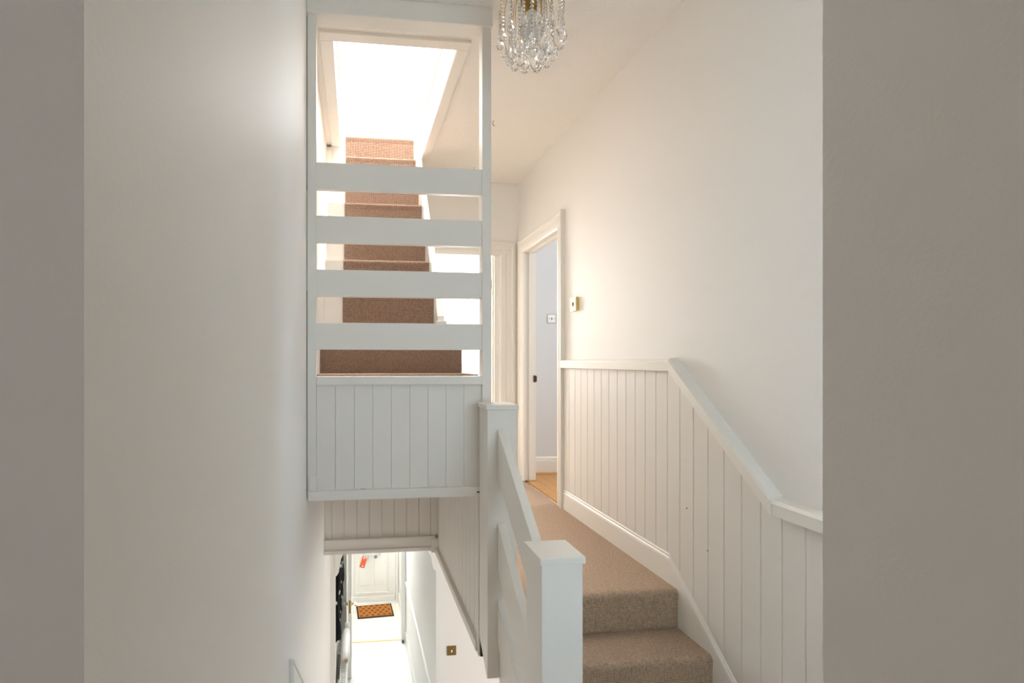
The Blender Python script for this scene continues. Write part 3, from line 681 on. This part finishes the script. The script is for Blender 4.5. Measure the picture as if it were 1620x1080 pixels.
# radiator, things on it
ra = thing('hall_radiator', 'white panel radiator with grey grille top on the lower hall left wall', 'radiator', (-0.14, 5.8, -2.85))
obj('panel', boxes([(-0.112, -0.098, 5.0, 6.35, -2.80, -2.30)], 0.004), 'rad', ra)
obj('panel', boxes([(-0.170, -0.160, 5.0, 6.35, -2.80, -2.30)], 0.004), 'rad', ra)
obj('side_cover', boxes([(-0.170, -0.098, 6.345, 6.355, -2.80, -2.295)], 0.002), 'rad', ra)
obj('side_cover', boxes([(-0.170, -0.098, 4.995, 5.005, -2.80, -2.295)], 0.002), 'rad', ra)
gm = obj('grille_bed', boxes([(-0.160, -0.112, 5.005, 6.345, -2.325, -2.312)]), 'grille', ra)
for i in range(44):
    y = 5.02 + i * 0.03
    obj('grille_bar', boxes([(-0.158, -0.114, y, y + 0.014, -2.311, -2.303)]), 'rad', ra) if i == 0 else None
bar = [o_ for o_ in ra.children if o_.name.startswith('grille_bar')][0]
for i in range(1, 44):
    copy_part(bar, ra, (0, i * 0.03, 0))
each('bracket', [(XL + 0.002, -0.170, 5.2, 5.24, -2.7, -2.4), (XL + 0.002, -0.170, 6.1, 6.14, -2.7, -2.4)], 'rad', ra)
for y_ in (6.34, 5.02): obj('foot_pipe', lambda bm: lathe(bm, [(0.009, ZG), (0.009, -2.795)], 10, (-0.135, y_, 0)), 'chrome', ra)
obj('valve_head', lambda bm: lathe(bm, [(0.010, -2.76), (0.014, -2.68), (0.016, -2.30), (0.026, -2.27), (0.030, -2.24), (0.026, -2.20), (0.010, -2.19)], 12, (-0.105, 6.42, 0)), 'plastic', ra, smooth=True)
hu = thing('rolled_cloth', 'white rolled bundle with tan ends lying along the radiator top', 'bundle', (-0.115, 5.95, -2.30))
obj('roll', lambda bm: lathe(bm, [(0.026, 5.70), (0.040, 5.712), (0.046, 5.84), (0.045, 6.15), (0.040, 6.335), (0.026, 6.345)], 16, (-0.112, 0, -2.256), 'y'), 'plastic', hu, smooth=True)
obj('end_cap', lambda bm: lathe(bm, [(0.022, 5.694), (0.022, 5.704)], 14, (-0.112, 0, -2.252), 'y'), 'tan', hu)
obj('end_cap', lambda bm: lathe(bm, [(0.022, 6.341), (0.022, 6.352)], 14, (-0.112, 0, -2.252), 'y'), 'tan', hu)
# black and white hanging on the hall's left wall
wh = thing('wall_hanging', 'black cloth hanging with white marks on the lower hall left wall', 'wall hanging', (-0.19, 5.3, -1.43))
def cloth(bm):
    cols = 26; rows = 14
    F = []; B = []
    for i in range(cols + 1):
        y = 4.56 + (5.95 - 4.56) * i / cols
        fr = []; br = []
        for j in range(rows + 1):
            z = -1.43 + (0.95) * j / rows
            x = -0.150 + 0.014 * math.sin(i * 1.9) * (1 - 0.5 * j / rows) + 0.008 * math.sin(i * 0.8 + j * 0.9)
            fr.append(bm.verts.new((x, y, z))); br.append(bm.verts.new((-0.206, y, z)))
        F.append(fr); B.append(br)
    fs = []
    for i in range(cols):
        for j in range(rows):
            fs.append(bm.faces.new((F[i][j], F[i + 1][j], F[i + 1][j + 1], F[i][j + 1])))
            fs.append(bm.faces.new((B[i][j], B[i][j + 1], B[i + 1][j + 1], B[i + 1][j])))
        for j in (0, rows):
            fs.append(bm.faces.new((F[i][j], B[i][j], B[i + 1][j], F[i + 1][j])))
    for i in (0, cols):
        for j in range(rows):
            fs.append(bm.faces.new((F[i][j], F[i][j + 1], B[i][j + 1], B[i][j])))
    bmesh.ops.recalc_face_normals(bm, faces=fs)
obj('cloth', cloth, 'hanging', wh)
obj('hanging_rod', lambda bm: lathe(bm, [(0.010, 4.60), (0.010, 5.97)], 10, (-0.19, 0, -0.475), 'y'), 'dirt', wh)

# ------------------------------------------------------------------ switches
def switch(name, label, loc, rotz, plate, m_plate, m_tog, size=0.087, th=0.009, back=0.0, edge=0.0):
    """faces local -y"""
    t = thing(name, label, 'light switch', loc, (0, 0, rotz), 'light switches')
    h = size / 2
    if edge:
        obj('chrome_edge', lambda bm: box(bm, -edge / 2, edge / 2, -0.003, 0, -edge / 2, edge / 2, 0.001), 'grille', t, local=True)
    if back:
        obj('back_box', lambda bm: box(bm, -h + 0.002, h - 0.002, -back, 0, -h + 0.002, h - 0.002, 0.002), m_plate, t, local=True)
    p = obj('plate', lambda bm: box(bm, -h, h, -back - th, -back, -h, h, 0.003), m_plate, t, local=True)
    obj('inner_ridge', lambda bm: [box(bm, *b, 0.001) for b in ((-h * .8, h * .8, -back - th - 0.0015, -back - th + .001, h * .74, h * .8), (-h * .8, h * .8, -back - th - 0.0015, -back - th + .001, -h * .8, -h * .74), (-h * .8, -h * .74, -back - th - 0.0015, -back - th + .001, -h * .74, h * .74), (h * .74, h * .8, -back - th - 0.0015, -back - th + .001, -h * .74, h * .74))], m_plate, t, local=True)
    obj('rocker_surround', lambda bm: box(bm, -0.011, 0.011, -back - th - 0.002, -back - th + 0.002, -0.016, 0.016, 0.001), 'dirt' if m_tog != 'grille' else 'plastic', t, local=True)
    obj('toggle', lambda bm: prism(bm, [(-back - th, 0.012), (-back - th - 0.008, 0.009), (-back - th - 0.003, -0.012), (-back - th, -0.012)], 'x', -0.0065, 0.0065), m_tog, t, local=True)
    for s in (-1, 1):
        obj('screw', lambda bm: lathe(bm, [(0.0035, -back - th + 0.001), (0.0035, -back - th - 0.0015), (0.002, -back - th - 0.002)], 10, (s * h * 0.68, 0, 0), 'y'), 'dirt', t, local=True)
    return t
switch('light_switch', 'square brass light switch on the right landing wall beside the doorway', (XR, 3.30, 1.425), -math.pi / 2, None, 'cream_plate', 'dirt', 0.092, 0.010, 0.012)
switch('light_switch', 'bright chrome light switch on the grey bedroom wall', (1.833, 4.65, 1.447), 0, None, 'plastic', 'grille', 0.076, 0.006, 0.0, 0.088)
switch('light_switch', 'dark brass light switch on the cream wall at the foot of the stairs', (0.855, 4.54, -1.555), 0, None, 'brass_old', 'plastic', 0.084, 0.008)

# ------------------------------------------------------------------ chandelier
CX, CY = 0.725, 2.06
ch = thing('chandelier', 'small brass chandelier draped with clear teardrop crystals under the ceiling', 'chandelier', (CX, CY, ZC))
obj('ceiling_rose', lambda bm: lathe(bm, [(0.055, ZC), (0.055, ZC - 0.008), (0.035, ZC - 0.022), (0.010, ZC - 0.030)], 20, (CX, CY, 0)), 'brass', ch, smooth=True)
obj('stem', lambda bm: lathe(bm, [(0.006, ZC - 0.02), (0.006, 2.60), (0.014, 2.585), (0.008, 2.57), (0.008, 2.53)], 12, (CX, CY, 0)), 'brass', ch, smooth=True)
obj('dish', lambda bm: lathe(bm, [(0.008, 2.565), (0.040, 2.552), (0.046, 2.535), (0.036, 2.508), (0.018, 2.490)], 20, (CX, CY, 0)), 'brass_old', ch, smooth=True)
obj('lamp_holder', lambda bm: lathe(bm, [(0.018, 2.495), (0.019, 2.46), (0.016, 2.452)], 16, (CX, CY, 0)), 'bulb', ch, smooth=True)
obj('bulb', lambda bm: lathe(bm, [(0.012, 2.455), (0.022, 2.425), (0.026, 2.40), (0.024, 2.378), (0.014, 2.362), (0.003, 2.356)], 16, (CX, CY, 0)), 'bulb', ch, smooth=True)
def me_of(fill, m, smooth=False):
    bm = bmesh.new(); fill(bm)
    me = bpy.data.meshes.new('crystal_mesh'); bm.to_mesh(me); bm.free()
    if smooth:
        for p in me.polygons: p.use_smooth = True
    me.materials.append(M[m]); return me
def strand(nb):
    def f(bm):
        for k in range(nb):
            bmesh.ops.create_icosphere(bm, subdivisions=1, radius=0.0078, matrix=Matrix.Translation((0, 0, -0.007 - k * 0.0152)))
    return me_of(f, 'crystal')
def wires(nb):
    return me_of(lambda bm: tube(bm, [(0.0, 0, 0.004), (0.0, 0, -0.0152 * nb - 0.002)], 0.0007, 5), 'chrome')
drop_me = me_of(lambda bm: lathe(bm, [(0.002, 0.0), (0.006, -0.006), (0.010, -0.020), (0.0155, -0.036), (0.0165, -0.044), (0.012, -0.054), (0.004, -0.059)], 8), 'crystal')
big_me = me_of(lambda bm: lathe(bm, [(0.002, 0.0), (0.007, -0.008), (0.013, -0.026), (0.019, -0.044), (0.020, -0.052), (0.014, -0.064), (0.004, -0.070)], 8), 'crystal')
for R0, cnt, ztop, zend, nb, dme, ph in ((0.128, 14, 2.60, 2.515, 7, drop_me, 0.1), (0.088, 11, 2.585, 2.490, 9, big_me, 0.4), (0.046, 7, 2.56, 2.435, 6, big_me, 0.0)):
    smesh = strand(nb); wmesh = wires(nb)
    arm_pts = []
    for i in range(13):                       # fountain-shaped arm: out, over, down
        t = i / 12
        r = 0.03 + (R0 - 0.03) * (1 - (1 - t) ** 1.6)
        z = 2.535 + (ztop - 2.535) * math.sin(min(t / 0.55, 1) * math.pi / 2) - max(0, (t - 0.55) / 0.45) ** 2 * (ztop - zend)
        arm_pts.append((r, 0, z - ZC))
    arm_me = me_of(lambda bm: tube(bm, arm_pts, 0.0019, 6), 'brass', True)
    for k in range(cnt):
        a = 2 * math.pi * k / cnt + ph
        arm = link_part('arm', arm_me, ch, (0, 0, 0), (0, 0, a))
        x, y = R0 * math.cos(a), R0 * math.sin(a)
        link_part('wire', wmesh, ch, (x, y, zend - ZC), (0, 0, a))
        link_part('bead_strand', smesh, ch, (x, y, zend - ZC), (0, 0, a))
        link_part('crystal_drop', dme, ch, (x, y, zend - ZC - 0.0152 * nb), (0, 0, a + 0.3))

# ceiling hooks
for x, y, lb_ in ((1.0 * 0.92, 3.38, 'tiny metal hook in the ceiling behind the right post of the screen'), (0.98, 4.2, 'small plaster knob in the ceiling near the far wall')):
    h = thing('ceiling_hook', lb_, 'hook', (x, y, ZC), (0, 0, 0.4), 'hooks in the landing ceiling')
    obj('base', lambda bm: lathe(bm, [(0.012, 0), (0.012, -0.004), (0.005, -0.010)], 10), 'wood', h, local=True, smooth=True)
    obj('hook', lambda bm: tube(bm, [(0, 0, -0.006), (0, 0, -0.02), (0.008, 0, -0.030), (0.016, 0, -0.022)], 0.002, 6), 'dirt', h, local=True)
